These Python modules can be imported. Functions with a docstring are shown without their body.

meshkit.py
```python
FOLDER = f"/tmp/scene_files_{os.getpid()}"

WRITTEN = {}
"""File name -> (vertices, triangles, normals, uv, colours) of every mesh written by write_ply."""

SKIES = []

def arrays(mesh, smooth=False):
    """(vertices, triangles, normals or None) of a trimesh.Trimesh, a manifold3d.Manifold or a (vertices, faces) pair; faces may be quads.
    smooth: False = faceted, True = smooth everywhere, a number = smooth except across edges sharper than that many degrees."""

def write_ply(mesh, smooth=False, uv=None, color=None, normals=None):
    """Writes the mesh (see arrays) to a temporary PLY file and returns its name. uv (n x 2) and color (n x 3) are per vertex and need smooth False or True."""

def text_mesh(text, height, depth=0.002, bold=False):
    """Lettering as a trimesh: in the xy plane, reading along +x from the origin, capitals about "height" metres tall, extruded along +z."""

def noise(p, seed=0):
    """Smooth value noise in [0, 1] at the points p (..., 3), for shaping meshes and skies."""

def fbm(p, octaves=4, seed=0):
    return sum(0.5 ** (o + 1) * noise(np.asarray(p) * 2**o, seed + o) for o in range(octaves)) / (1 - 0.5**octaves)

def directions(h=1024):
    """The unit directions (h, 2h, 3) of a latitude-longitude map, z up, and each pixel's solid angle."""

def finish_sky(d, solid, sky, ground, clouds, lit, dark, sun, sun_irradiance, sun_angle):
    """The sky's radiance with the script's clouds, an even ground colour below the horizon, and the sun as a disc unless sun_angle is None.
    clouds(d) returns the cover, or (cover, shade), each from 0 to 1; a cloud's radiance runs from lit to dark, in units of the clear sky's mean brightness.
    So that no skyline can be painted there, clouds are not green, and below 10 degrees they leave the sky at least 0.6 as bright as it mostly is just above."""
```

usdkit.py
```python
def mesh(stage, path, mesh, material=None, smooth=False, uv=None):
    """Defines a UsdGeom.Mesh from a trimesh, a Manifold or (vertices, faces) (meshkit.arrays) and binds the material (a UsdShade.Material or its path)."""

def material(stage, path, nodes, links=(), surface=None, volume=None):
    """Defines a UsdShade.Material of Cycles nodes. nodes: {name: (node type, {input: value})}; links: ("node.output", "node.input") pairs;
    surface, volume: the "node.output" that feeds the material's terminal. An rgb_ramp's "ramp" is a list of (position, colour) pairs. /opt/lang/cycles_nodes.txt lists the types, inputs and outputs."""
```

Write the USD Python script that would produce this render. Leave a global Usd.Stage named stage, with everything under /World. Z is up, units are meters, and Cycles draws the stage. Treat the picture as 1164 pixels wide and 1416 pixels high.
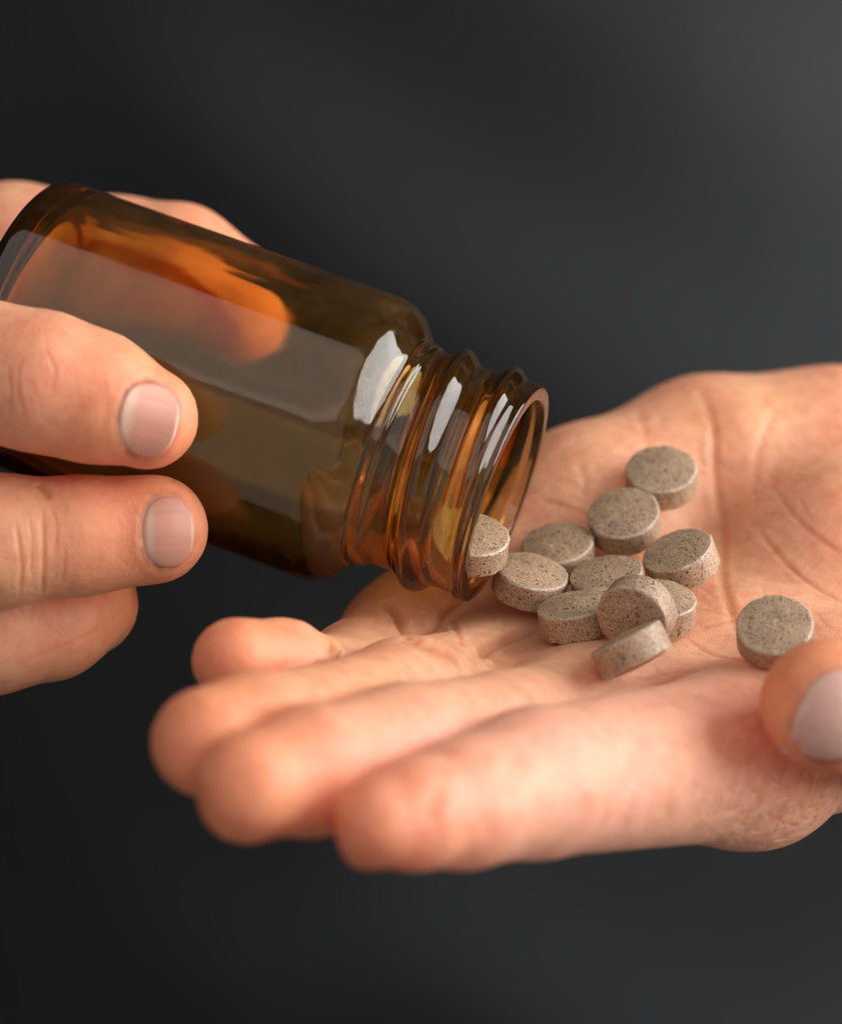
import math, numpy as np, trimesh, usdkit, meshkit
from pxr import Usd, UsdGeom, UsdLux, Gf, Sdf, Vt
from scipy import ndimage
from scipy.spatial import cKDTree
import manifold3d as m3

stage = Usd.Stage.CreateInMemory()
UsdGeom.SetStageUpAxis(stage, UsdGeom.Tokens.z)
UsdGeom.SetStageMetersPerUnit(stage, 1.0)
UsdGeom.Xform.Define(stage, '/World')
UsdGeom.Scope.Define(stage, '/World/Looks')

# ------------------------------------------------------------------ camera
PITCH = math.radians(32.0)          # the lens looks down on the palm
DIST = 0.430                        # metres from the lens to the neck of the bottle
FOCAL, APERTURE = 100.0, 24.0
cs, sn = math.cos(PITCH), math.sin(PITCH)
CAM_X, CAM_Y, CAM_Z = np.array([1, 0, 0.]), np.array([0, sn, cs]), np.array([0, -cs, sn])
R_CAM = np.stack([CAM_X, CAM_Y, CAM_Z], 1)      # columns: right, up, towards the lens
cam_pos = CAM_Z * DIST
cam = UsdGeom.Camera.Define(stage, '/World/camera')
m = Gf.Matrix4d(1.0)
for i, ax in enumerate((CAM_X, CAM_Y, CAM_Z)):
    m.SetRow(i, Gf.Vec4d(*ax, 0))
m.SetRow(3, Gf.Vec4d(*cam_pos, 1))
cam.AddTransformOp().Set(m)
cam.CreateFocalLengthAttr(FOCAL)
cam.CreateHorizontalApertureAttr(APERTURE)
cam.CreateVerticalApertureAttr(APERTURE * 1024 / 841)
cam.CreateClippingRangeAttr(Gf.Vec2f(0.02, 20))
cam.CreateFStopAttr(9.5)
cam.CreateFocusDistanceAttr(DIST - 0.008)
cam.CreateExposureAttr(-0.32)

# ------------------------------------------------------------------ lamps
def round_light(name, pos, target, radius, intensity, color):
    l = rect_light(name, pos, target, None, radius, intensity, color, UsdLux.DiskLight)
    l.CreateRadiusAttr(radius)
def rect_light(name, pos, target, w, h, intensity, color, kind=UsdLux.RectLight):
    l = kind.Define(stage, '/World/' + name)
    pos, target = np.array(pos, float), np.array(target, float)
    z = pos - target; z /= np.linalg.norm(z)
    x = np.cross([0, 0, 1.], z); x /= np.linalg.norm(x)
    y = np.cross(z, x)
    mm = Gf.Matrix4d(1.0)
    for i, ax in enumerate((x, y, z)):
        mm.SetRow(i, Gf.Vec4d(*ax, 0))
    mm.SetRow(3, Gf.Vec4d(*pos, 1))
    l.AddTransformOp().Set(mm)
    if w: l.CreateWidthAttr(w); l.CreateHeightAttr(h)
    l.CreateIntensityAttr(intensity); l.CreateColorAttr(Gf.Vec3f(*color))
    return l
round_light('right_softbox_lamp', (0.95, 0.06, 0.34), (0, 0.06, 0), 0.54, 10.5, (1, 0.97, 0.94))
rect_light('ceiling_lamp', (-0.1, -0.45, 1.35), (0, -0.1, 0), 2.2, 1.8, 1.4, (1, 0.97, 0.94))
rect_light('front_window_lamp', (0.0, -1.35, 0.05), (0, 0, 0.05), 3.0, 3.0, 0.52, (1, 0.97, 0.95))

# ------------------------------------------------------------------ helpers
PXMM = 1164 / (APERTURE / FOCAL * DIST * 1000)      # picture widths of the place, in 1/1164, per mm
def Q(px, py, z):
    """a point in the hand's frame (mm: right, up, towards the lens)"""
    f = (DIST * 1000 - z) / (DIST * 1000) / PXMM
    return np.array([(px - 582) * f, (708 - py) * f, z], float)
def world(p):
    return np.asarray(p) @ R_CAM.T / 1000.0
def local(p):
    return np.asarray(p) * 1000.0 @ R_CAM
def unit(v):
    v = np.asarray(v, float); return v / np.linalg.norm(v)

_used = {}
def numbered(path):
    n = _used.get(path, 0); _used[path] = n + 1
    return path if n == 0 else f'{path}_{n:03d}'
def tag(prim, label=None, cat=None, group=None, kind=None):
    for k, v in (('label', label), ('category', cat), ('group', group), ('kind', kind)):
        if v: prim.SetCustomDataByKey(k, v)
def add_color(mesh_prim, name, cols):
    UsdGeom.PrimvarsAPI(mesh_prim).CreatePrimvar(name, Sdf.ValueTypeNames.Color3fArray, 'vertex').Set(
        Vt.Vec3fArray.FromNumpy(np.asarray(cols, np.float32)))

def smin(a, b, k):
    h = np.maximum(k - np.abs(a - b), 0) / k
    return np.minimum(a, b) - h * h * k * 0.25
def cone_d(P, a, b, ra, rb):
    ba = (b - a).astype(np.float32)
    t = np.clip(((P - a.astype(np.float32)) @ ba) / np.float32(ba @ ba), 0, 1)
    return np.linalg.norm(P - a.astype(np.float32) - t[..., None] * ba, axis=-1) - (ra + t * (rb - ra)).astype(np.float32)

class Grid:
    BIG = np.float32(30)
    def __init__(self, lo, hi, h):
        self.lo, self.h = np.array(lo, float), h
        self.n = np.ceil((np.array(hi) - lo) / h).astype(int) + 1
        self.axes = [(self.lo[i] + np.arange(self.n[i]) * h).astype(np.float32) for i in range(3)]
    def empty(self):
        return np.full(self.n, self.BIG, np.float32)
    def box(self, lo, hi):
        i0 = np.clip(np.floor((np.array(lo) - self.lo) / self.h).astype(int), 0, self.n)
        i1 = np.clip(np.ceil((np.array(hi) - self.lo) / self.h).astype(int) + 1, 0, self.n)
        return tuple(slice(a, b) for a, b in zip(i0, i1))
    def points(self, s):
        return np.stack(np.meshgrid(*[ax[q] for ax, q in zip(self.axes, s)], indexing='ij'), -1)
    def cone(self, D, a, b, ra, rb, k, pad=6):
        r = max(ra, rb) + k + pad
        s = self.box(np.minimum(a, b) - r, np.maximum(a, b) + r)
        if any(q.stop <= q.start for q in s): return
        D[s] = smin(D[s], cone_d(self.points(s), a, b, ra, rb), k)
    def chain(self, D, pts, k):
        for (a, ra), (b, rb) in zip(pts[:-1], pts[1:]):
            self.cone(D, a, b, ra, rb, k)
    def blob(self, D, c, radii, axes, k, pad=6):
        """an ellipsoid; axes = rows"""
        r = max(radii) + k + pad
        s = self.box(c - r, c + r)
        if any(q.stop <= q.start for q in s): return
        L = (self.points(s) - c.astype(np.float32)) @ np.asarray(axes, np.float32).T
        k0 = np.linalg.norm(L / np.float32(radii), axis=-1)
        k1 = np.linalg.norm(L / np.float32(np.square(radii)), axis=-1)
        D[s] = smin(D[s], (k0 * (k0 - 1) / np.maximum(k1, 1e-6)).astype(np.float32), k)
    def sample(self, D, p):
        return ndimage.map_coordinates(D, ((p - self.lo) / self.h).T, order=1, mode='nearest')

def surface_nets(D, lo, h):
    ins = D < 0
    n = np.array(D.shape) - 1
    acc = np.zeros((*n, 3), np.float32); cnt = np.zeros(n, np.float32)
    c = [(i, j, k) for i in (0, 1) for j in (0, 1) for k in (0, 1)]
    sl = lambda o: tuple(slice(o[q], o[q] + n[q]) for q in range(3))
    corner = np.zeros(n, np.uint8)
    for o in c: corner += ins[sl(o)]
    mixed = (corner > 0) & (corner < 8)
    idx = np.argwhere(mixed)
    pos = np.zeros((len(idx), 3)); num = np.zeros(len(idx))
    get = lambda o: D[idx[:, 0] + o[0], idx[:, 1] + o[1], idx[:, 2] + o[2]]
    val = {o: get(o) for o in c}
    for o in c:
        for ax in range(3):
            if o[ax] == 0:
                o2 = tuple(1 if q == ax else o[q] for q in range(3))
                a, b = val[o], val[o2]
                x = (a < 0) != (b < 0)
                t = np.where(x, a / np.where(a - b == 0, 1, a - b), 0)
                p = np.array(o, float)[None].repeat(len(idx), 0); p[:, ax] = t
                pos[x] += p[x]; num[x] += 1
    verts = (idx + pos / num[:, None]) * h + lo
    ids = np.full(n, -1, np.int64); ids[mixed] = np.arange(len(idx))
    faces = []
    for ax in range(3):
        u, v = [(1, 2), (2, 0), (0, 1)][ax]
        a = ins[tuple(slice(0, -1) if q == ax else slice(None) for q in range(3))]
        b = ins[tuple(slice(1, None) if q == ax else slice(None) for q in range(3))]
        for flip, e in ((False, a & ~b), (True, ~a & b)):
            E = np.argwhere(e)
            E = E[(E[:, u] > 0) & (E[:, v] > 0) & (E[:, u] < n[u]) & (E[:, v] < n[v])]
            q = []
            for du, dv in ((-1, -1), (0, -1), (0, 0), (-1, 0)):
                e2 = E.copy(); e2[:, u] += du; e2[:, v] += dv
                q.append(ids[e2[:, 0], e2[:, 1], e2[:, 2]])
            q = np.stack(q, 1)
            if flip: q = q[:, ::-1]
            faces += [q[:, [0, 1, 2]], q[:, [0, 2, 3]]]
    return trimesh.Trimesh(verts, np.vstack(faces), process=False)

# ------------------------------------------------------------------ materials
def mat(name, nodes, links, surface='p.BSDF', volume=None):
    return usdkit.material(stage, '/World/Looks/' + name, nodes, links, surface=surface, volume=volume)
M = {}
M['skin'] = mat('skin', {
    'c': ('attribute', {'attribute': 'tint'}),
    'g': ('texture_coordinate', {}),
    'n1': ('noise_texture', {'scale': 420.0, 'detail': 4.0, 'roughness': 0.6}),
    'n2': ('noise_texture', {'scale': 2600.0, 'detail': 3.0}),
    'v': ('voronoi_texture', {'scale': 1900.0, 'feature': 'distance_to_edge'}),
    'mp': ('mapping', {'scale': (1.0, 0.45, 0.7), 'rotation': (0.3, 0.2, 0.5)}),
    'vr': ('map_range', {'from_min': 0.0, 'from_max': 0.18, 'to_min': 0.0, 'to_max': 1.0, 'clamp': True}),
    'r': ('rgb_ramp', {'ramp': [(0.3, (0.86, 0.80, 0.76)), (0.5, (1, 1, 1)), (0.72, (1.08, 1.1, 1.1))]}),
    'mx': ('mix', {'mix_type': 'multiply', 'fac': 0.7}),
    'h': ('math', {'math_type': 'multiply_add', 'value2': 0.5}),
    'b': ('bump', {'strength': 0.26, 'distance': 0.0002}),
    'rr': ('map_range', {'from_min': 0.3, 'from_max': 0.7, 'to_min': 0.40, 'to_max': 0.56}),
    'p': ('principled_bsdf', {'subsurface_weight': 0.55, 'subsurface_scale': 0.0011, 'subsurface_radius': (1.0, 0.35, 0.2),
                              'roughness': 0.5, 'specular_ior_level': 0.36})},
    [('g.object', 'n1.vector'), ('g.object', 'n2.vector'), ('g.object', 'mp.vector'), ('mp.vector', 'v.vector'), ('v.distance', 'vr.value'),
     ('n1.fac', 'r.fac'), ('c.color', 'mx.color1'), ('r.color', 'mx.color2'), ('mx.color', 'p.base_color'),
     ('vr.result', 'h.value1'), ('n2.fac', 'h.value3'), ('h.value', 'b.height'), ('b.normal', 'p.normal'),
     ('n1.fac', 'rr.value'), ('rr.result', 'p.roughness')])
M['nail'] = mat('nail', {
    'c': ('attribute', {'attribute': 'tint'}),
    'g': ('texture_coordinate', {}),
    'n': ('noise_texture', {'scale': 900.0, 'detail': 3.0}),
    'b': ('bump', {'strength': 0.15, 'distance': 0.0001}),
    'p': ('principled_bsdf', {'subsurface_weight': 0.4, 'subsurface_scale': 0.001, 'subsurface_radius': (1.0, 0.5, 0.4),
                              'roughness': 0.4, 'specular_ior_level': 0.28})},
    [('c.color', 'p.base_color'), ('g.object', 'n.vector'), ('n.fac', 'b.height'), ('b.normal', 'p.normal')])
M['glass'] = mat('amber_glass', {
    'g': ('texture_coordinate', {}),
    'n': ('noise_texture', {'scale': 160.0, 'detail': 1.5}),
    'ns': ('noise_texture', {'scale': 95.0, 'detail': 5.0, 'roughness': 0.7}),
    'rs': ('map_range', {'from_min': 0.42, 'from_max': 0.68, 'to_min': 0.03, 'to_max': 0.16, 'clamp': True}),
    'b': ('bump', {'strength': 0.12, 'distance': 0.0006}),
    'p': ('principled_bsdf', {'transmission_weight': 1.0, 'roughness': 0.05, 'ior': 1.5, 'base_color': (1, 1, 1)}),
    'film': ('diffuse_bsdf', {'color': (0.46, 0.25, 0.075)}),           # a thin film of tablet dust and finger marks
    'ff': ('map_range', {'from_min': 0.35, 'from_max': 0.7, 'to_min': 0.010, 'to_max': 0.055, 'clamp': True}),
    'mc': ('mix_closure', {}),
    'a': ('absorption_volume', {'color': (0.86, 0.64, 0.0), 'density': 610.0})},
    [('g.object', 'n.vector'), ('g.object', 'ns.vector'), ('ns.fac', 'rs.value'), ('rs.result', 'p.roughness'), ('ns.fac', 'ff.value'), ('ff.result', 'mc.fac'), ('p.BSDF', 'mc.closure1'), ('film.BSDF', 'mc.closure2'), ('n.fac', 'b.height'), ('b.normal', 'p.normal')], surface='mc.closure', volume='a.volume')
M['shirt'] = mat('shirt_cloth', {
    'g': ('texture_coordinate', {}),
    'n': ('noise_texture', {'scale': 900.0, 'detail': 2.0}),
    'b': ('bump', {'strength': 0.4, 'distance': 0.0006}),
    'p': ('principled_bsdf', {'base_color': (0.029, 0.0315, 0.0345), 'roughness': 0.8, 'specular_ior_level': 0.2, 'sheen_weight': 0.05, 'sheen_roughness': 0.5})},
    [('g.object', 'n.vector'), ('n.fac', 'b.height'), ('b.normal', 'p.normal')])
M['tablet'] = mat('tablet', {
    'g': ('texture_coordinate', {}),
    'o': ('object_info', {}),
    'sc': ('vector_math', {'math_type': 'add'}),
    'n1': ('noise_texture', {'scale': 4800.0, 'detail': 3.0, 'roughness': 0.65}),
    'n2': ('noise_texture', {'scale': 2900.0, 'detail': 2.0, 'roughness': 0.5}),
    'w': ('attribute', {'attribute': 'wear'}), 'mw': ('mix', {'mix_type': 'mix', 'color2': (0.60, 0.52, 0.42)}),
    'n3': ('noise_texture', {'scale': 300.0, 'detail': 2.0}),
    'r1': ('rgb_ramp', {'ramp': [(0.28, (0.14, 0.09, 0.057)), (0.45, (0.34, 0.228, 0.145)), (0.6, (0.47, 0.332, 0.217)), (0.75, (0.70, 0.55, 0.41))]}),
    'r2': ('rgb_ramp', {'ramp': [(0.33, (0.17, 0.15, 0.17)), (0.41, (1, 1, 1))]}),
    'r3': ('rgb_ramp', {'ramp': [(0.3, (0.82, 0.80, 0.80)), (0.7, (1.12, 1.1, 1.06))]}),
    'm1': ('mix', {'mix_type': 'multiply', 'fac': 1.0}), 'm2': ('mix', {'mix_type': 'multiply', 'fac': 1.0}),
    'b': ('bump', {'strength': 0.45, 'distance': 0.00012}),
    'p': ('principled_bsdf', {'roughness': 0.46, 'specular_ior_level': 0.5})},
    [('g.object', 'sc.vector1'), ('o.location', 'sc.vector2'), ('sc.vector', 'n1.vector'), ('sc.vector', 'n2.vector'), ('sc.vector', 'n3.vector'),
     ('n1.fac', 'r1.fac'), ('n2.fac', 'r2.fac'), ('n3.fac', 'r3.fac'), ('r1.color', 'm1.color1'), ('r2.color', 'm1.color2'),
     ('m1.color', 'm2.color1'), ('r3.color', 'm2.color2'), ('m2.color', 'mw.color1'), ('w.fac', 'mw.fac'), ('mw.color', 'p.base_color'),
     ('n1.fac', 'b.height'), ('b.normal', 'p.normal')])

# ------------------------------------------------------------------ the two hands (distance fields, mm, hand frame)
def J(px, py, z, r): return (Q(px, py, z), r)

# left hand, open under the tablets
index_l  = [J(1040, 1044, 15, 10.0), J(740, 1083, 44, 8.3), J(640, 1112, 54, 6.9), J(570, 1127, 60, 5.8), J(524, 1138, 63, 4.6), J(503, 1170, 62, 2.5)]
middle_l = [J(820, 1014, 9, 10.0), J(700, 1031, 24, 8.5), J(560, 1042, 42, 7.7), J(430, 1066, 55, 6.9), J(345, 1090, 62, 5.6), J(335, 1108, 61, 4.2)]
ring_l   = [J(685, 972, -3, 9.6), J(560, 982, 17, 8.4), J(470, 1003, 33, 7.3), J(350, 1015, 47, 6.6), J(285, 1027, 54, 6.0)]
pinky_l  = [J(580, 900, -14, 9.4), J(500, 935, 2, 7.0), J(450, 945, 12, 5.4), J(392, 920, 24, 5.2), J(325, 914, 30, 5.0)]
thumb_l  = [J(1330, 850, -25, 14), J(1420, 985, 2, 12), J(1320, 978, 15, 9.8), J(1225, 986, 26, 8.8), J(1142, 974, 34, 7.5)]
palm_l = [
    [J(1040, 1044, 15, 10.0), J(1150, 985, 1, 9.8), J(1290, 920, -18, 11)],
    [J(820, 1014, 9, 10.0), J(1020, 935, -7, 9.6), J(1260, 850, -28, 11)],
    [J(685, 972, -3, 9.6), J(860, 890, -13, 9.6), J(1240, 780, -38, 11)],
    [J(580, 900, -14, 9.4), J(815, 718, -28, 10.6), J(980, 665, -37, 12.2), J(1150, 654, -41, 12.4), J(1320, 690, -48, 13)],
    [J(1170, 800, -22, 15), J(1290, 830, -25, 15)],
    [J(1290, 790, -34, 17), J(1480, 760, -52, 19)],
]
gl = Grid(Q(180, 1400, -75) * [1, 1, 1] - [6, 0, 0], [92, 40, 76], 0.6)
Dp = gl.empty()
for c in palm_l: gl.chain(Dp, c, 7.0)
wrist_l = Q(1480, 760, -52)
elbow_l = local(np.array([0.26, 0.265, -0.17]))
gl.cone(Dp, wrist_l, wrist_l + 0.35 * (elbow_l - wrist_l), 20, 26, 8)
T = gl.empty()
for f, k in ((index_l, 6), (middle_l, 5), (ring_l, 5), (pinky_l, 5), (thumb_l[:3], 7)):
    F = gl.empty(); gl.chain(F, f, 1.6)
    T = smin(T, smin(Dp, F, k), 0.8)
D_PALM = T.copy()                                      # without the end of the thumb
F = gl.empty(); gl.chain(F, thumb_l[2:], 1.6)
T = smin(T, F, 0.8)
DL = ndimage.gaussian_filter(T, 0.8)

# right hand, closed round the bottle
index_r  = [J(-330, 520, -22, 11), J(-110, 496, 15, 9), J(60, 528, 20, 8.1), J(130, 549, 19.5, 7.6), J(203, 578, 17.5, 6.1)]
middle_r = [J(-350, 660, -22, 11), J(-110, 752, 12, 9), J(0, 748, 13, 7.8), J(110, 741, 12, 7.0), J(212, 732, 10.5, 6.6)]
ring_r   = [J(-340, 790, -20, 10.5), J(-120, 890, 4, 8.6), J(-10, 868, 3, 7.9), J(70, 855, 0, 7.4), J(120, 836, -3, 6.4)]
pinky_r  = [J(-330, 880, -26, 9.5), J(-140, 900, -12, 7.5), J(-20, 860, -14, 6.3), J(50, 835, -15, 5.4)]
thumb_r  = [J(-480, 560, -45, 15), J(-200, 390, -40, 12), J(20, 352, -33, 9.4), J(165, 366, -29, 8.8), J(245, 374, -27, 8.6), J(335, 420, -27.5, 7.3)]
palm_r = [[J(-330, 520, -22, 11), J(-650, 600, -50, 13)], [J(-350, 660, -22, 11), J(-660, 660, -52, 13)],
          [J(-340, 790, -20, 10.5), J(-670, 720, -55, 13)], [J(-330, 880, -26, 9.5), J(-680, 770, -58, 13)],
          [J(-480, 560, -45, 15), J(-700, 660, -60, 16)]]
wrist_r = Q(-800, 690, -66)
elbow_r = local(np.array([-0.275, 0.215, -0.07]))
gr = Grid([-170, -60, -120], [-18, 52, 42], 0.6)
Dp = gr.empty()
for c in palm_r: gr.chain(Dp, c, 7.0)
gr.cone(Dp, Q(-670, 680, -55), wrist_r, 17, 20, 8)
gr.cone(Dp, wrist_r, wrist_r + 0.35 * (elbow_r - wrist_r), 20, 26, 8)
T = gr.empty()
for f, k in ((index_r, 6), (middle_r, 5), (ring_r, 5), (pinky_r, 5), (thumb_r, 7)):
    F = gr.empty(); gr.chain(F, f, 1.6)
    T = smin(T, smin(Dp, F, k), 0.8)
DR = ndimage.gaussian_filter(T, 0.8)

def trace(grid, D, px, py):
    """where the line of sight through the picture point meets the hand"""
    o = np.array([0, 0, DIST * 1000.]); d = unit(Q(px, py, 0) - o)
    t = np.arange(DIST * 1000 - 110, DIST * 1000 + 110, 0.3)
    p = o + t[:, None] * d
    s = grid.sample(D, p)
    ok = np.all((p > grid.lo) & (p < grid.lo + grid.h * (grid.n - 1)), 1) & (s < 0)
    return p[np.argmax(ok)] if ok.any() else None

def trace_many(grid, D, pts):
    o = np.array([0, 0, DIST * 1000.])
    d = np.array([unit(Q(x, y, 0) - o) for x, y in pts])
    t = np.arange(DIST * 1000 - 75, DIST * 1000 + 60, 0.5)
    p = o + t[None, :, None] * d[:, None]
    g = (p - grid.lo) / grid.h
    s = ndimage.map_coordinates(D, g.reshape(-1, 3).T, order=1, mode='constant', cval=30).reshape(len(d), -1)
    i = np.argmax(s < 0, 1); k = np.arange(len(d))
    s1, s0 = s[k, i], s[k, np.maximum(i - 1, 0)]
    tt = t[i] - 0.5 * np.where((s1 < 0) & (s0 > 0), -s1 / np.maximum(s0 - s1, 1e-6), 0)
    return [o + tt[q] * d[q] if s1[q] < 0 else None for q in k]

def raise_mesh(grid, D):
    g = D.copy()
    for ax in range(3):                                  # closed where the arm leaves the grid
        for e in (0, -1):
            q = [slice(None)] * 3; q[ax] = e; g[tuple(q)] = np.maximum(g[tuple(q)], 0.3)
    me = surface_nets(g, grid.lo, grid.h)
    trimesh.smoothing.filter_taubin(me, 0.5, 0.52, iterations=8)
    return me

# ------------------------------------------------------------------ arms and shirt
CH = dict(shoulder_l=(0.23, 0.36, 0.26), shoulder_r=(-0.13, 0.31, 0.26))
def P_(w): return local(np.array(w, float))
def arms_field(grow, h, sleeves):
    lo = np.array([-0.36, 0.06, -0.46]); hi = np.array([0.36, 0.48, 0.40])
    g = Grid(lo * 1000, hi * 1000, h)                   # world axes, mm
    D = g.empty(); W = lambda p: world(p) * 1000
    for s, e, w in (('shoulder_l', elbow_l, wrist_l), ('shoulder_r', elbow_r, wrist_r)):
        S = np.array(CH[s]) * 1000; E = W(e); Wr = W(w)
        g.cone(D, S, E, 52 + grow, 40 + grow, 15)
        frac = 0.72 if sleeves else 0.0
        end = E + (1 - frac) * (Wr - E)
        g.cone(D, E, end, 40 + grow, (33 if sleeves else 29) + grow, 12)
    P = g.points(tuple(slice(0, q) for q in g.n))
    # trunk: an elliptic column with a little waist
    zz = P[..., 2]
    a = 119 + 12 * np.clip((zz + 150) / 350, -0.5, 1) + grow; b = 106 + 8 * np.clip((zz + 150) / 350, -0.5, 1) + grow
    q = np.sqrt(((P[..., 0] - 15) / a) ** 2 + ((P[..., 1] - 310) / b) ** 2)
    trunk = np.maximum((q - 1) * b, np.maximum(zz - (290 + grow), -440 - zz)).astype(np.float32)
    return g, smin(D, trunk, 30)

gb, Db = arms_field(-9, 5.0, False)
for ax in range(3):
    for e in (0, -1):
        q = [slice(None)] * 3; q[ax] = e; Db[tuple(q)] = np.maximum(Db[tuple(q)], 0.3)
core = surface_nets(Db, gb.lo, gb.h)
core.vertices = local(core.vertices / 1000)
hl, hr = raise_mesh(gl, DL), raise_mesh(gr, DR)
def man(t):
    return m3.Manifold(m3.Mesh(np.asarray(t.vertices, np.float32), np.asarray(t.faces, np.uint32)))
mans = [man(x) for x in (hl, hr, core)]
print('manifold', [x.status() for x in mans], [len(x.faces) for x in (hl, hr, core)])
if all(x.status() == m3.Error.NoError and not x.is_empty() for x in mans):
    u = (mans[0] + mans[1] + mans[2]).to_mesh()
    body = trimesh.Trimesh(u.vert_properties[:, :3], u.tri_verts, process=False)
else:
    body = trimesh.util.concatenate([hl, hr, core])
print('body', len(body.faces))
# finer where the photograph looks
def project(v):
    f = DIST * 1000 / (DIST * 1000 - v[:, 2])
    return np.stack([v[:, 0] * f * PXMM + 582, 708 - v[:, 1] * f * PXMM], 1)
pc = project(body.triangles_center)
near = np.where((pc[:, 0] > -90) & (pc[:, 0] < 1260) & (body.triangles_center[:, 2] > -75))[0]
v, f = trimesh.remesh.subdivide(body.vertices, body.faces, near)
pc = project(v[f].mean(1)); zz = v[f].mean(1)[:, 2]
near = np.where((zz > -30) & (((pc[:, 0] > 940) & (pc[:, 0] < 1200) & (pc[:, 1] > 1030) & (pc[:, 1] < 1190)) | ((pc[:, 0] > -40) & (pc[:, 0] < 290) & (pc[:, 1] > 410) & (pc[:, 1] < 840) & (zz > 8))))[0]
v, f = trimesh.remesh.subdivide(v, f, near)
body = trimesh.Trimesh(v, f, process=False)
print('body fine', len(body.faces))

# creases and folds of the skin: lines on the surface, pressed in
V = np.array(body.vertices); N = np.array(body.vertex_normals)
disp = np.zeros(len(V)); red = np.zeros(len(V))
tree = cKDTree(V)
def crease(grid, D, pts, width, depth, side=0.14):
    pts = np.array(pts, float)
    t = np.linspace(0, len(pts) - 1, 14 * len(pts))
    i = np.minimum(t.astype(int), len(pts) - 2); fr = (t - i)[:, None]
    P0, P1 = pts[i], pts[i + 1]; Pm, Pp = pts[np.maximum(i - 1, 0)], pts[np.minimum(i + 2, len(pts) - 1)]
    cr = 0.5 * (2 * P0 + (P1 - Pm) * fr + (2 * Pm - 5 * P0 + 4 * P1 - Pp) * fr ** 2 + (3 * P0 - 3 * P1 + Pp - Pm) * fr ** 3)
    hit = [(h, u) for h, u in zip(trace_many(grid, D, cr), t / t[-1]) if h is not None]
    if len(hit) < 3: return
    H = np.array([h for h, _ in hit]); U = np.array([u for _, u in hit])
    # denser along the line
    s = np.linspace(0, len(H) - 1, 8 * len(H)); i = np.minimum(s.astype(int), len(H) - 2); fr = (s - i)[:, None]
    ok = np.linalg.norm(H[i + 1] - H[i], axis=1) < 4
    H2 = (H[i] * (1 - fr) + H[i + 1] * fr)[ok]; U2 = (U[i] * (1 - fr[:, 0]) + U[i + 1] * fr[:, 0])[ok]
    if len(H2) == 0: return
    lo_, hi_ = H2.min(0) - 4 * width, H2.max(0) + 4 * width
    sel = np.array(tree.query_ball_point((lo_ + hi_) / 2, np.linalg.norm(hi_ - lo_) / 2), int)
    if len(sel) == 0: return
    dd, j = cKDTree(H2).query(V[sel], distance_upper_bound=4 * width)
    g = np.isfinite(dd); sel, dd, j = sel[g], dd[g], j[g]
    taper = np.clip(np.minimum(U2[j], 1 - U2[j]) * 5, 0, 1)
    x = dd / width
    disp[sel] += depth * taper * (-np.exp(-x * x) + side * np.exp(-((x - 1.9) / 0.9) ** 2))
    red[sel] = np.maximum(red[sel], taper * np.exp(-(x / 1.3) ** 2) * min(1, depth / 0.35))

L = lambda *a: crease(gl, DL, *a)
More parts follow.
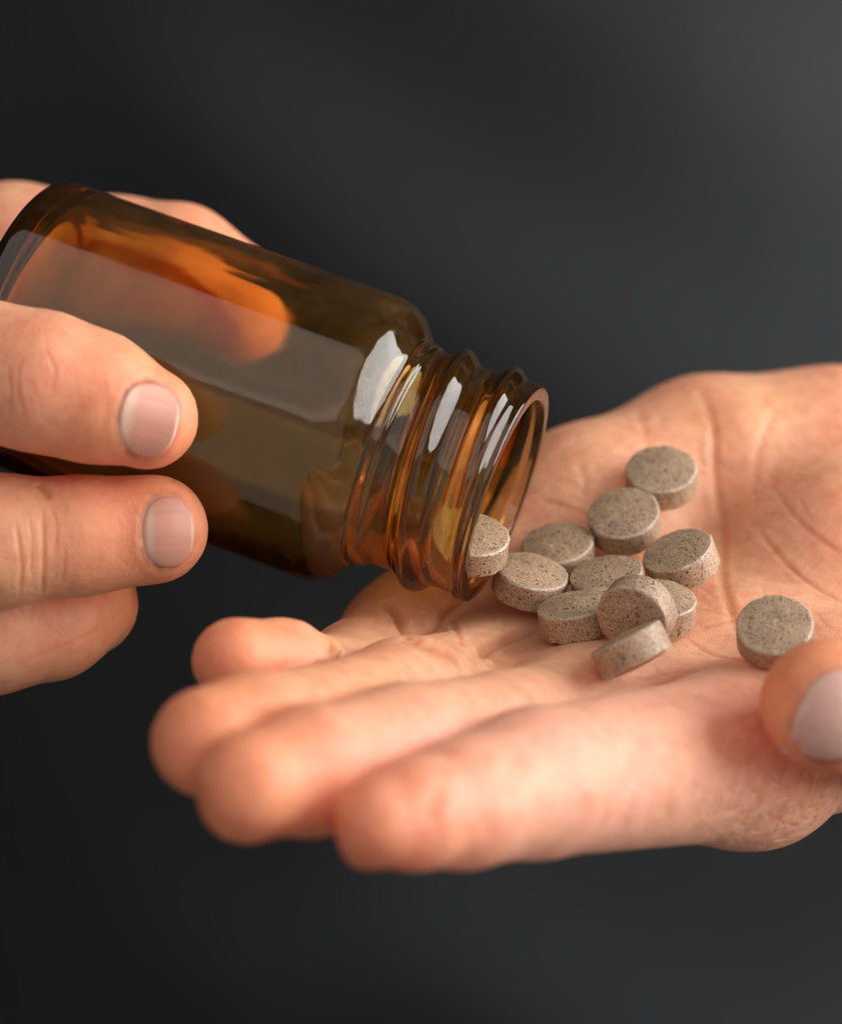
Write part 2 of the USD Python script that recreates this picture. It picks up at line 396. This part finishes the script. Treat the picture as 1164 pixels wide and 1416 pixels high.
# palm lines and the folds at the roots of the fingers
L([(962, 530), (985, 580), (990, 660), (996, 730), (1000, 800), (1012, 850), (1020, 890)], 0.6, 0.28)
L([(962, 530), (985, 580), (990, 660), (996, 730), (1000, 800)], 3.0, 0.5, 0.1)
L([(1060, 660), (1100, 715), (1140, 750), (1164, 765)], 0.35, 0.2)
L([(1040, 720), (1075, 765), (1110, 800), (1164, 835)], 0.35, 0.22)
L([(1075, 560), (1050, 620), (1040, 690)], 0.6, 0.12)
L([(745, 690), (780, 700), (830, 720)], 0.35, 0.18)
L([(800, 640), (808, 665), (806, 690)], 0.5, 0.13)
L([(880, 560), (892, 600), (888, 640)], 0.6, 0.1)
L([(945, 880), (985, 905), (1040, 915), (1080, 925)], 0.4, 0.2)
L([(960, 870), (1000, 860), (1030, 850)], 0.35, 0.15)
L([(530, 828), (548, 850), (556, 868), (566, 884)], 0.75, 0.85)
L([(566, 886), (600, 868), (615, 845), (640, 825), (660, 815)], 0.5, 0.45)
L([(664, 912), (670, 900), (682, 888), (720, 872), (760, 860)], 0.65, 0.7)
L([(620, 850), (630, 872), (640, 895)], 0.4, 0.2)
L([(560, 880), (600, 893), (632, 906)], 2.0, 0.6, 0.3)
L([(672, 908), (690, 893), (760, 868)], 2.0, 0.6, 0.3)
L([(455, 880), (462, 895), (458, 912)], 0.7, 0.6)
L([(830, 955), (870, 940), (920, 930), (965, 930)], 0.7, 0.15)
L([(870, 1085), (890, 1040), (888, 1000)], 1.4, 0.12)
L([(700, 1110), (712, 1070), (722, 1035)], 1.4, 0.2)
L([(590, 1140), (602, 1110), (614, 1080)], 1.0, 0.25)
L([(1070, 925), (1060, 980), (1085, 1045)], 1.2, 0.05)
rng = np.random.default_rng(5)
for _ in range(150):                                     # faint lines all over the palm
    x, y = rng.uniform(560, 1164), rng.uniform(560, 890)
    a = math.radians(rng.normal(-45 if x > 950 else 20, 30)); l = rng.uniform(12, 40)
    L([(x - l * math.cos(a), y + l * math.sin(a)), (x + rng.normal(0, 4), y + rng.normal(0, 4)), (x + l * math.cos(a), y - l * math.sin(a))], rng.uniform(0.2, 0.3), rng.uniform(0.03, 0.08))
R = lambda *a: crease(gr, DR, *a)
R([(22, 720), (26, 750), (30, 790), (26, 828)], 0.28, 0.15)
R([(58, 700), (60, 745), (60, 790), (58, 825)], 0.3, 0.18)
R([(40, 712), (44, 750), (42, 800)], 0.25, 0.08)
R([(70, 700), (78, 730), (74, 770)], 0.25, 0.08)
R([(90, 750), (88, 790), (82, 810)], 0.25, 0.08)
R([(50, 668), (58, 676), (70, 690)], 0.5, 0.3)
R([(10, 500), (14, 540), (12, 590)], 0.3, 0.11)
R([(30, 490), (24, 530), (34, 580)], 0.3, 0.09)
R([(60, 480), (75, 510), (72, 545)], 0.3, 0.08)
R([(-10, 520), (-6, 560), (-4, 600)], 0.3, 0.1)
R([(0, 930), (60, 905), (120, 880), (165, 850), (185, 828)], 0.3, 0.08)
def lines(direction, along, across, seed, sharp=0.055):
    """ridged noise: a net of fine lines that mostly run along a direction"""
    d1 = unit(direction); d2 = unit(np.cross(d1, [0, 0, 1.0])); d3 = np.cross(d1, d2)
    n = meshkit.fbm(np.stack([near_v @ d1 * along, near_v @ d2 * across, near_v @ d3 * across], 1) + seed * 3.7, 2, seed)
    return np.exp(-((n - 0.5) / sharp) ** 2)
px_ = project(V)
near_i = np.where((px_[:, 0] > -60) & (px_[:, 0] < 1230) & (V[:, 2] > -60))[0]
near_v = V[near_i]; pn = px_[near_i]
left_hand = np.clip((pn[:, 0] + 0.9 * pn[:, 1] - 850) / 120, 0, 1)
knuckle = np.exp(-(np.linalg.norm((pn - [1085, 1120]) / [125, 62], axis=1)) ** 4) * (near_v[:, 2] > -8)
net = 0.6 * lines([0.5, 0.85, 0], 0.22, 0.75, 3) + 0.55 * lines([0.9, -0.3, 0], 0.25, 0.7, 11)
d = -0.27 * knuckle * net
red[near_i] = np.maximum(red[near_i], 0.55 * knuckle * net)
palm_net = 0.5 * lines([0.8, -0.55, 0], 0.10, 0.42, 7) + 0.5 * lines([0.75, 0.6, 0], 0.12, 0.42, 19)
d += -0.095 * left_hand * (1 - knuckle) * palm_net
red[near_i] = np.maximum(red[near_i], 0.22 * left_hand * (1 - knuckle) * palm_net)
grip_net = 0.7 * lines([-0.1, 1, 0], 0.13, 0.75, 23) + 0.4 * lines([1, 0.2, 0], 0.25, 0.9, 29)
d += -0.05 * (1 - left_hand) * grip_net
red[near_i] = np.maximum(red[near_i], 0.15 * (1 - left_hand) * grip_net)
disp[near_i] += d

# ------------------------------------------------------------------ nails: beds pressed into the fingertips, plates on them
soil = np.zeros(len(V)); bed = np.zeros(len(V))
nails = []
def nail(grid, D, px, py, axis, normal, half_len, half_wid, fold=0.3, power=2.4, curve=0.0, lift=0.12, conform=False, tone=1.0):
    c = trace(grid, D, px, py)
    n = unit(normal); a = unit(axis - n * (np.dot(axis, n))); w = np.cross(n, a)
    # height of the fingertip over the nail's plane
    uu, vv = np.meshgrid(np.linspace(-1, 1, 15), np.linspace(-1, 1, 15), indexing='ij')
    keep = uu ** 2 + vv ** 2 < 1
    uu, vv = uu[keep] * half_len, vv[keep] * half_wid
    t = np.arange(6, -7, -0.1)
    pts = c + uu[:, None, None] * a + vv[:, None, None] * w + t[None, :, None] * n
    s = grid.sample(D, pts.reshape(-1, 3)).reshape(pts.shape[:2])
    hh = t[np.argmax(s < 0, 1)]
    A = np.stack([np.ones_like(uu), uu, vv, uu * uu, uu * vv, vv * vv], 1)
    k = np.linalg.lstsq(A, hh, rcond=None)[0]
    height = lambda u, v: k[0] + k[1] * u + k[2] * v + k[3] * u * u + k[4] * u * v + (k[5] - curve) * v * v
    if conform:
        tt = np.arange(7, -9, -0.1)
        def height(u, v):
            u, v = np.broadcast_arrays(np.atleast_1d(u).astype(float), np.atleast_1d(v).astype(float))
            q = c + u[:, None, None] * a + v[:, None, None] * w + tt[None, :, None] * n
            sdv = grid.sample(D, q.reshape(-1, 3)).reshape(q.shape[:2])
            i = np.argmax(sdv < 0, 1); k_ = np.arange(len(u)); s1, s0 = sdv[k_, i], sdv[k_, np.maximum(i - 1, 0)]
            return np.where(s1 < 0, tt[i] + 0.1 * np.clip(-s1 / np.maximum(s0 - s1, 1e-6), 0, 1), -9)
    rad = lambda u, v: (np.abs(u / half_len) ** power + np.abs(v / half_wid) ** power) ** (1 / power)
    rel = V - c
    U_, W_, H_ = rel @ a, rel @ w, rel @ n
    cand = np.where((np.abs(U_) < 2.3 * half_len) & (np.abs(W_) < 2.3 * half_wid) & (np.abs(H_) < 12))[0]
    r = rad(U_[cand], W_[cand])
    ok = (r < 2.2) & (np.abs(H_[cand] - height(U_[cand], W_[cand])) < 2.6) & (N[cand] @ n > 0.1)
    sel, r = cand[ok], r[ok]
    u, v, h = U_[sel], W_[sel], H_[sel]
    sd = (r - 1) * min(half_len, half_wid)
    target = height(u, v)
    inside = np.clip(-sd / 0.5, 0, 1)
    prox = np.clip(0.75 - u / half_len * 0.5, 0.12, 1.0)
    d = np.where(sd < 0, (target - 0.25 - h) * inside + (1 - inside) * -0.12, 0)
    d = d + np.where(sd >= 0, fold * prox * np.exp(-((sd - 0.75) / 0.6) ** 2) - 0.16 * np.exp(-(sd / 0.22) ** 2), -0.16 * np.exp(-(sd / 0.22) ** 2))
    V[sel] += d[:, None] * n
    bed[sel] = np.maximum(bed[sel], np.exp(-(sd / 0.8) ** 2))
    soil[sel] = np.maximum(soil[sel], np.exp(-((sd - 0.22) / 0.36) ** 2) * np.clip(0.8 - u / half_len * 0.6, 0.3, 1) * (0.4 + 0.9 * meshkit.noise(V[sel] * 1.1, 3)))
    # the plate itself, closed, 0.4 mm thick
    rings, seg = 16, 72
    th = np.linspace(0, 2 * np.pi, seg, endpoint=False)
    co, si = np.cos(th), np.sin(th)
    q = (np.abs(co) ** power + np.abs(si) ** power) ** (-1 / power)
    top, cols = [], []
    for i in range(1, rings + 1):
        f_ = i / rings
        u, v = half_len * co * q * f_ * 1.035, half_wid * si * q * f_ * 1.035
        edge = np.clip((f_ - 0.82) / 0.18, 0, 1) ** 2
        hgt = height(u, v) + lift - edge * 0.18 * np.clip(0.7 - co, 0.1, 1.4)
        top.append(np.stack([u, v, hgt], 1))
        pink = np.array([0.70, 0.275, 0.19]) * tone; pale = np.array([0.78, 0.44, 0.32]) * tone; free = np.array([0.84, 0.60, 0.43])
        x = u / half_len
        lun = np.clip((-0.45 - x) * 3, 0, 1)[:, None]; fr = np.clip((np.maximum(x, 0) * f_ - 0.86) * 14, 0, 1)[:, None]
        col = pink * (1 - lun) + pale * lun; col = col * (1 - fr) + free * fr
        col = col * (0.93 + 0.14 * meshkit.noise(np.stack([u * 0.15, v * 3.0, v * 0], 1), 9))[:, None]
        cols.append(col)
    cen = np.array([[0, 0, float(np.ravel(height(0, 0))[0]) + lift]])
    up = np.vstack([cen] + top); col = np.vstack([[np.array([0.70, 0.275, 0.19]) * tone]] + cols)
    dn = up - [0, 0, 0.4]
    F = []
    for j in range(seg): F.append((0, 1 + j, 1 + (j + 1) % seg))
    for i in range(rings - 1):
        for j in range(seg):
            p, p2 = 1 + i * seg + j, 1 + i * seg + (j + 1) % seg
            F += [(p, p + seg, p2 + seg), (p, p2 + seg, p2)]
    F = np.array(F); nb = len(up)
    print('nail outline', np.round(project(c + top[-1][::9, :1] * a + top[-1][::9, 1:2] * w + top[-1][::9, 2:] * n)).astype(int).tolist())
    rim = []
    o = 1 + (rings - 1) * seg
    for j in range(seg):
        p, p2 = o + j, o + (j + 1) % seg
        rim += [(p, p + nb, p2 + nb), (p, p2 + nb, p2)]
    F = np.vstack([F, F[:, ::-1] + nb, rim])
    vv_ = np.vstack([up, dn])
    nails.append((c + vv_[:, :1] * a + vv_[:, 1:2] * w + vv_[:, 2:] * n, F, np.vstack([col, col])))

V += (disp[:, None] * N)
nail(gr, DR, 206, 580, unit([1, -0.22, -0.15]), [0.10, 0.03, 1], 3.3, 4.15, 0.17)
nail(gr, DR, 233, 738, unit([1, 0.03, -0.2]), [0.16, -0.10, 1], 3.0, 4.1, 0.17)
nail(gl, DL, 1175, 984, unit([-1.26, 0.52, 0.72]), [0.459, 0.203, 0.85], 4.43, 4.56, 0.1, power=2.3, lift=0.12, conform=True, tone=np.array([1.2, 1.5, 1.7]))

# skin tone
base = np.array([0.76, 0.355, 0.215])
tint = np.repeat(base[None], len(V), 0)
tips = [j[-1][0] for j in (index_l, middle_l, ring_l, pinky_l, thumb_l, index_r, middle_r, ring_r, thumb_r)]
tw = np.zeros(len(V))
for t_ in tips: tw = np.maximum(tw, np.exp(-(np.linalg.norm(V - t_, axis=1) / 13) ** 2))
mix = lambda a, b, w: a * (1 - w[:, None]) + np.asarray(b) * w[:, None]
blot = meshkit.fbm(V * 0.11, 3, 4)
tint = mix(tint, [0.74, 0.37, 0.195], np.clip((blot - 0.45) * 3, 0, 0.7))
tint = mix(tint, [0.76, 0.315, 0.18], np.clip((0.5 - blot) * 3, 0, 0.6))
fine = meshkit.fbm(V * 0.55, 3, 14) - 0.5
tint = tint * (1 + fine[:, None] * np.array([0.10, 0.30, 0.34]))        # mottled blood colour
pink_side = np.exp(-(np.min([np.linalg.norm(V - (index_l[0][0] * (1 - q) + index_l[1][0] * q), axis=1) for q in np.linspace(-0.3, 1.5, 9)], axis=0) / 13) ** 4)
tint = mix(tint, [0.74, 0.37, 0.275], pink_side * 0.8)             # paler, rosier skin on the side of the index finger
tint = mix(tint, [0.76, 0.235, 0.115], tw * 0.85)
tint = mix(tint, [0.50, 0.19, 0.075], red * 0.5)
tint = mix(tint, [0.74, 0.30, 0.17], bed * 0.4)
tint = mix(tint, [0.30, 0.085, 0.035], np.clip(soil, 0, 1) * 0.85)

person = UsdGeom.Xform.Define(stage, '/World/person')
tag(person.GetPrim(), 'person in a dark shirt tipping tablets from a bottle into an open palm', 'person')
fs = np.asarray(body.faces)
skin = usdkit.mesh(stage, '/World/person/body', (world(V), fs), M['skin'], smooth=True)
add_color(skin, 'tint', tint)
tag(skin.GetPrim(), 'bare hands, the right one gripping the bottle and the left one cupped')
for i, (nv, nf, nc) in enumerate(nails):
    pr = usdkit.mesh(stage, numbered('/World/person/body/fingernail'), (world(nv), nf), M['nail'], smooth=True)
    add_color(pr, 'tint', nc)

gs, Ds = arms_field(7, 6.0, True)
for ax in range(3):
    for e in (0, -1):
        q = [slice(None)] * 3; q[ax] = e; Ds[tuple(q)] = np.maximum(Ds[tuple(q)], 0.3)
sh = surface_nets(Ds, gs.lo, gs.h)
trimesh.smoothing.filter_taubin(sh, 0.5, 0.52, iterations=6)
sh = sh.subdivide()
sv, sn_ = np.array(sh.vertices), np.array(sh.vertex_normals)
rot = np.array([[0.8, 0, 0.6], [0, 1, 0], [-0.6, 0, 0.8]])
fold = meshkit.fbm((sv @ rot.T) * [0.005, 0.005, 0.012], 2, 21) - 0.5
fold += 0.5 * (meshkit.fbm((sv @ rot) * [0.006, 0.008, 0.016], 2, 8) - 0.5)
sv = sv + sn_ * (fold * 34)[:, None]
usdkit.mesh(stage, '/World/person/shirt', (sv / 1000, np.asarray(sh.faces)), M['shirt'], smooth=True)

# ------------------------------------------------------------------ the amber bottle: glass with a threaded neck
AX = unit([0.915, -0.335, 0.20])          # towards the mouth
mouth = Q(700, 684, 3)
b1 = unit(np.cross([0, 0, 1.0], AX)); b2 = np.cross(AX, b1)      # b1: up across the bottle, b2: towards the lens
def fillet(pts, n=10):
    """round the corners of a polyline: points (s, r, radius)"""
    out = []
    for i, (s, r, rad_) in enumerate(pts):
        p = np.array([s, r])
        if rad_ == 0 or i in (0, len(pts) - 1): out.append(p); continue
        a, b = np.array(pts[i - 1][:2]) - p, np.array(pts[i + 1][:2]) - p
        la, lb = np.linalg.norm(a), np.linalg.norm(b)
        e = min(rad_, la * 0.49, lb * 0.49)
        pa, pb = p + a / la * e, p + b / lb * e
        for t in np.linspace(0, 1, n): out.append((1 - t) ** 2 * pa + 2 * t * (1 - t) * p + t * t * pb)
    return np.array(out)
outer = fillet([(66.0, 0, 0), (66.4, 9, 3), (66.8, 13.0, 3.0), (66.8, 18.4, 10.5), (18.4, 18.4, 4.8), (15.3, 14.5, 2.6), (13.9, 14.3, 0.7), (13.5, 13.8, 0.6), (12.4, 13.6, 0.9), (1.9, 13.6, 0.5), (1.6, 14.05, 0.5), (0.0, 14.05, 1.0), (0.0, 12.9, 0)], 9)
inner = fillet([(0.0, 12.9, 0), (0.0, 12.1, 0.9), (2.0, 11.7, 1.5), (13.5, 11.7, 3), (18.7, 16.6, 4.6), (64.7, 16.6, 9), (64.4, 8.0, 3), (64.2, 0, 0)], 9)
def resample(p, step):
    out = [p[0]]
    for a, b in zip(p[:-1], p[1:]):
        n = max(1, int(np.ceil(np.linalg.norm(b - a) / step)))
        for t in np.linspace(0, 1, n + 1)[1:]: out.append(a + (b - a) * t)
    return np.array(out)
outer = resample(outer, 0.35); inner = resample(inner, 0.7)
keep = [0] + [i for i in range(1, len(inner)) if np.linalg.norm(inner[i] - inner[i - 1]) > 1e-6]
prof = np.vstack([outer, inner[1:]])
is_out = np.r_[np.ones(len(outer)), np.zeros(len(inner) - 1)]
d_ = np.r_[1, np.linalg.norm(np.diff(prof, axis=0), axis=1)]
prof, is_out = prof[d_ > 1e-5], is_out[d_ > 1e-5]
SEG = 220
ang = np.linspace(0, 2 * np.pi, SEG, endpoint=False)
s_, a_ = np.meshgrid(prof[:, 0], ang, indexing='ij'); r_ = np.repeat(prof[:, 1:2], SEG, 1)
# helical thread; angle 0 is the upper edge of the bottle, pi/2 faces the lens
io = np.repeat(is_out[:, None], SEG, 1) > 0
pitch = 6.4
ridge = np.zeros_like(r_)
for turn in range(-2, 4):
    u = a_ / (2 * np.pi) + turn                          # turns along the helix
    pos = 10.4 - pitch * u                               # distance from the mouth
    strength = np.clip((u + 0.42) * 7, 0, 1) * np.clip((1.45 - u) * 7, 0, 1)
    strength = strength * strength * (3 - 2 * strength)
    ridge = np.maximum(ridge, strength * np.exp(-np.abs((s_ - pos) / 1.45) ** 2.3))
r_ = r_ + np.where(io & (s_ > 1) & (s_ < 15), 1.55 * ridge, 0)
# moulded glass is never quite true
P3 = np.stack([s_ * 0.07, np.cos(a_) * r_ * 0.07, np.sin(a_) * r_ * 0.07], -1)
r_ = r_ * (1 + (meshkit.fbm(P3 * 1.3, 2, 31) - 0.5) * np.where(io, 0.006, 0.035))
r_ = r_ + np.where(io, 0.34 * np.exp(-((s_ - 18.0) / 3.2) ** 2) * (meshkit.fbm(np.stack([s_ * 0.42, np.cos(a_) * r_ * 0.2, np.sin(a_) * r_ * 0.2], -1), 3, 77) - 0.5), 0)
seam = np.exp(-((np.angle(np.exp(1j * (a_ - 0.72)))) * r_ / 0.09) ** 2) * (io & (s_ > 16) & (s_ < 64))
r_ = r_ + 0.10 * seam
bv = mouth - s_[..., None] * AX + r_[..., None] * (np.cos(a_)[..., None] * b1 + np.sin(a_)[..., None] * b2)
nr = len(prof)
bv = bv.reshape(-1, 3)
i0 = np.arange(nr - 1)[:, None] * SEG; j0 = np.arange(SEG)[None]; j1 = (j0 + 1) % SEG
A0, A1, B0, B1 = i0 + j0, i0 + j1, i0 + SEG + j0, i0 + SEG + j1
bf = np.vstack([np.stack([A0, B0, B1], -1).reshape(-1, 3), np.stack([A0, B1, A1], -1).reshape(-1, 3)])
bt = trimesh.Trimesh(bv, bf, process=False); bt.merge_vertices(); bt.update_faces(bt.nondegenerate_faces())
if bt.volume < 0: bt.invert()
print('bottle watertight', bt.is_watertight, bt.volume, len(bt.faces))
bp = usdkit.mesh(stage, '/World/pill_bottle', (world(bt.vertices), bt.faces), M['glass'], smooth=True)
tag(bp.GetPrim(), 'amber glass bottle with a threaded neck, tipped over the palm', 'bottle')
print('bottle-palm gap', gl.sample(DL, np.array(bt.vertices)[np.array(bt.vertices)[:, 0] > -15]).min(), 'bottle-fingers', gr.sample(DR, np.array(bt.vertices)[np.array(bt.vertices)[:, 0] < -18]).min())

# ------------------------------------------------------------------ tablets
TR, TT = 4.55, 4.0
def tablet_mesh(seed):
    prof = fillet([(2.25 - 0.02, 0, 0), (2.12, 2.2, 1), (1.72, TR - 0.22, 0.05), (1.55, TR, 0.12), (-1.55, TR, 0.12), (-1.72, TR - 0.22, 0.05), (-2.12, 2.2, 1), (-2.23, 0, 0)], 4)
    prof = resample(prof, 0.28)
    seg = 84; an = np.linspace(0, 2 * np.pi, seg, endpoint=False)
    s, a = np.meshgrid(prof[:, 0], an, indexing='ij'); r = np.repeat(prof[:, 1:], seg, 1)
    v = np.stack([r * np.cos(a), r * np.sin(a), s], -1).reshape(-1, 3)
    n = len(prof)
    i0 = np.arange(n - 1)[:, None] * seg; j0 = np.arange(seg)[None]; j1 = (j0 + 1) % seg
    A0, A1, B0, B1 = i0 + j0, i0 + j1, i0 + seg + j0, i0 + seg + j1
    f = np.vstack([np.stack([A0, B0, B1], -1).reshape(-1, 3), np.stack([A0, B1, A1], -1).reshape(-1, 3)])
    t = trimesh.Trimesh(v, f, process=False); t.merge_vertices(); t.update_faces(t.nondegenerate_faces())
    if t.volume < 0: t.invert()
    vv = np.array(t.vertices)
    vv += np.array(t.vertex_normals) * ((meshkit.fbm(vv * 1.7 + seed * 17.3, 3, seed) - 0.5) * 0.16)[:, None]
    rimw = np.exp(-((np.hypot(vv[:, 0], vv[:, 1]) - TR) / 0.25) ** 2) * np.exp(-((np.abs(vv[:, 2]) - 1.62) / 0.2) ** 2)
    vv += np.array(t.vertex_normals) * (rimw * (meshkit.noise(vv * 2.4 + seed * 5.1, seed) - 0.65) * 0.28)[:, None]
    t.vertices = vv
    wear = np.exp(-((np.hypot(vv[:, 0], vv[:, 1]) - TR) / 0.3) ** 2) * np.exp(-((np.abs(vv[:, 2]) - 1.62) / 0.13) ** 2) * np.clip(0.25 + 1.1 * (meshkit.noise(vv * 2.1, seed + 3) - 0.2), 0, 1)
    t.wear = np.repeat(np.clip(wear, 0, 0.6)[:, None], 3, 1)
    return t
# (face centre in the picture, seen width / height ratio, turn of the long axis in degrees)
tablets = [
    (914, 645, .66, 1, 'topmost brown tablet, lying alone at the back of the heap'),
    (861, 706, .70, 10, 'speckled brown tablet lying against the rearmost tablet'),
    (935, 757, .52, 20, 'tilted tablet at the right of the heap beside the palm crease'),
    (770, 747, .57, 7, 'tablet behind the heap, next to the bottle mouth'),
    (737, 786, .48, -13, 'tablet right in front of the bottle mouth, tipped towards the fingers'),
    (838, 788, .46, 9, 'tablet in the middle of the heap, ringed by the others'),
    (912, 823, .50, -6, 'tablet half hidden behind the one standing on edge'),
    (793, 832, .36, 10, 'tablet lying low at the front left of the heap'),
    (872, 860, .80, 142, 'tablet standing on its edge and leaning back on the heap'),
    (862, 878, .03, 27, 'frontmost tablet, leaning with its pale bright rim to the viewer'),
    (1071, 861, .78, 2, 'lone grey brown tablet beside the tip of the thumb'),
]
placed = []                                              # (centre, normal) of tablets already down
def tab_sd(p, c, n):
    q = (p - c); z = q @ n; r = np.linalg.norm(q - z[:, None] * n, axis=1)
    return np.maximum(r - TR, np.abs(z) - 1.9)
def put(px, py, ratio, turn, seed, fixed_z=None, field=None):
    t = tablet_mesh(seed)
    th = math.radians(turn + 90)
    o = np.array([0, 0, DIST * 1000.]); ray = unit(Q(px, py, 0) - o)
    k = math.sqrt(1 - ratio * ratio)
    right = unit(np.cross([0, 1, 0], -ray)); upv = np.cross(-ray, right)
    n = k * (math.cos(th) * right + math.sin(th) * upv) + ratio * -ray
    x = unit(np.cross([0.3, 1, 0.2], n)); y = np.cross(n, x)
    vr = np.array(t.vertices) @ np.stack([x, y, n])      # rotated
    best = None
    bottle = mouth
    for z in ([fixed_z] if fixed_z is not None else np.arange(40, -40, -0.25)):
        c = Q(px, py, z) - n * 2.0                        # from the face to the middle
        sd = gl.sample(DL if field is None else field, c + vr).min()
        others = min([tab_sd(c + vr, pc_, pn_).min() for pc_, pn_ in placed], default=9)
        if fixed_z is None and (sd < -0.25 or others < -0.3): break
        best = (c, z, sd, others)
    c, z, sd, others = best
    print('tablet', seed, 'z', round(z, 1), 'palm', round(float(sd), 2), 'others', round(float(others), 2))
    placed.append((c, n))
    return t, c, np.stack([x, y, n])
def emit(t, c, rot, label):
    pr = usdkit.mesh(stage, numbered('/World/tablet'), (np.asarray(t.vertices) / 1000, t.faces), M['tablet'], smooth=True)
    add_color(pr, 'wear', t.wear)
    mm = Gf.Matrix4d(1.0)
    for i in range(3): mm.SetRow(i, Gf.Vec4d(*(R_CAM @ rot[i]), 0))
    mm.SetRow(3, Gf.Vec4d(*world(c), 1))
    pr.AddTransformOp().Set(mm)
    tag(pr.GetPrim(), label, 'tablet', 'tablets poured into the palm')
for i, (px, py, ra, tu, lab) in enumerate(tablets):
    t, c, rot = put(px, py, ra, tu, i + 1, field=D_PALM if i == 10 else None)
    emit(t, c, rot, lab)
t, c, rot = put(654, 735, .58, -8, 20, fixed_z=4.5)
emit(t, c, rot, 'tablet still lying inside the mouth of the amber bottle')
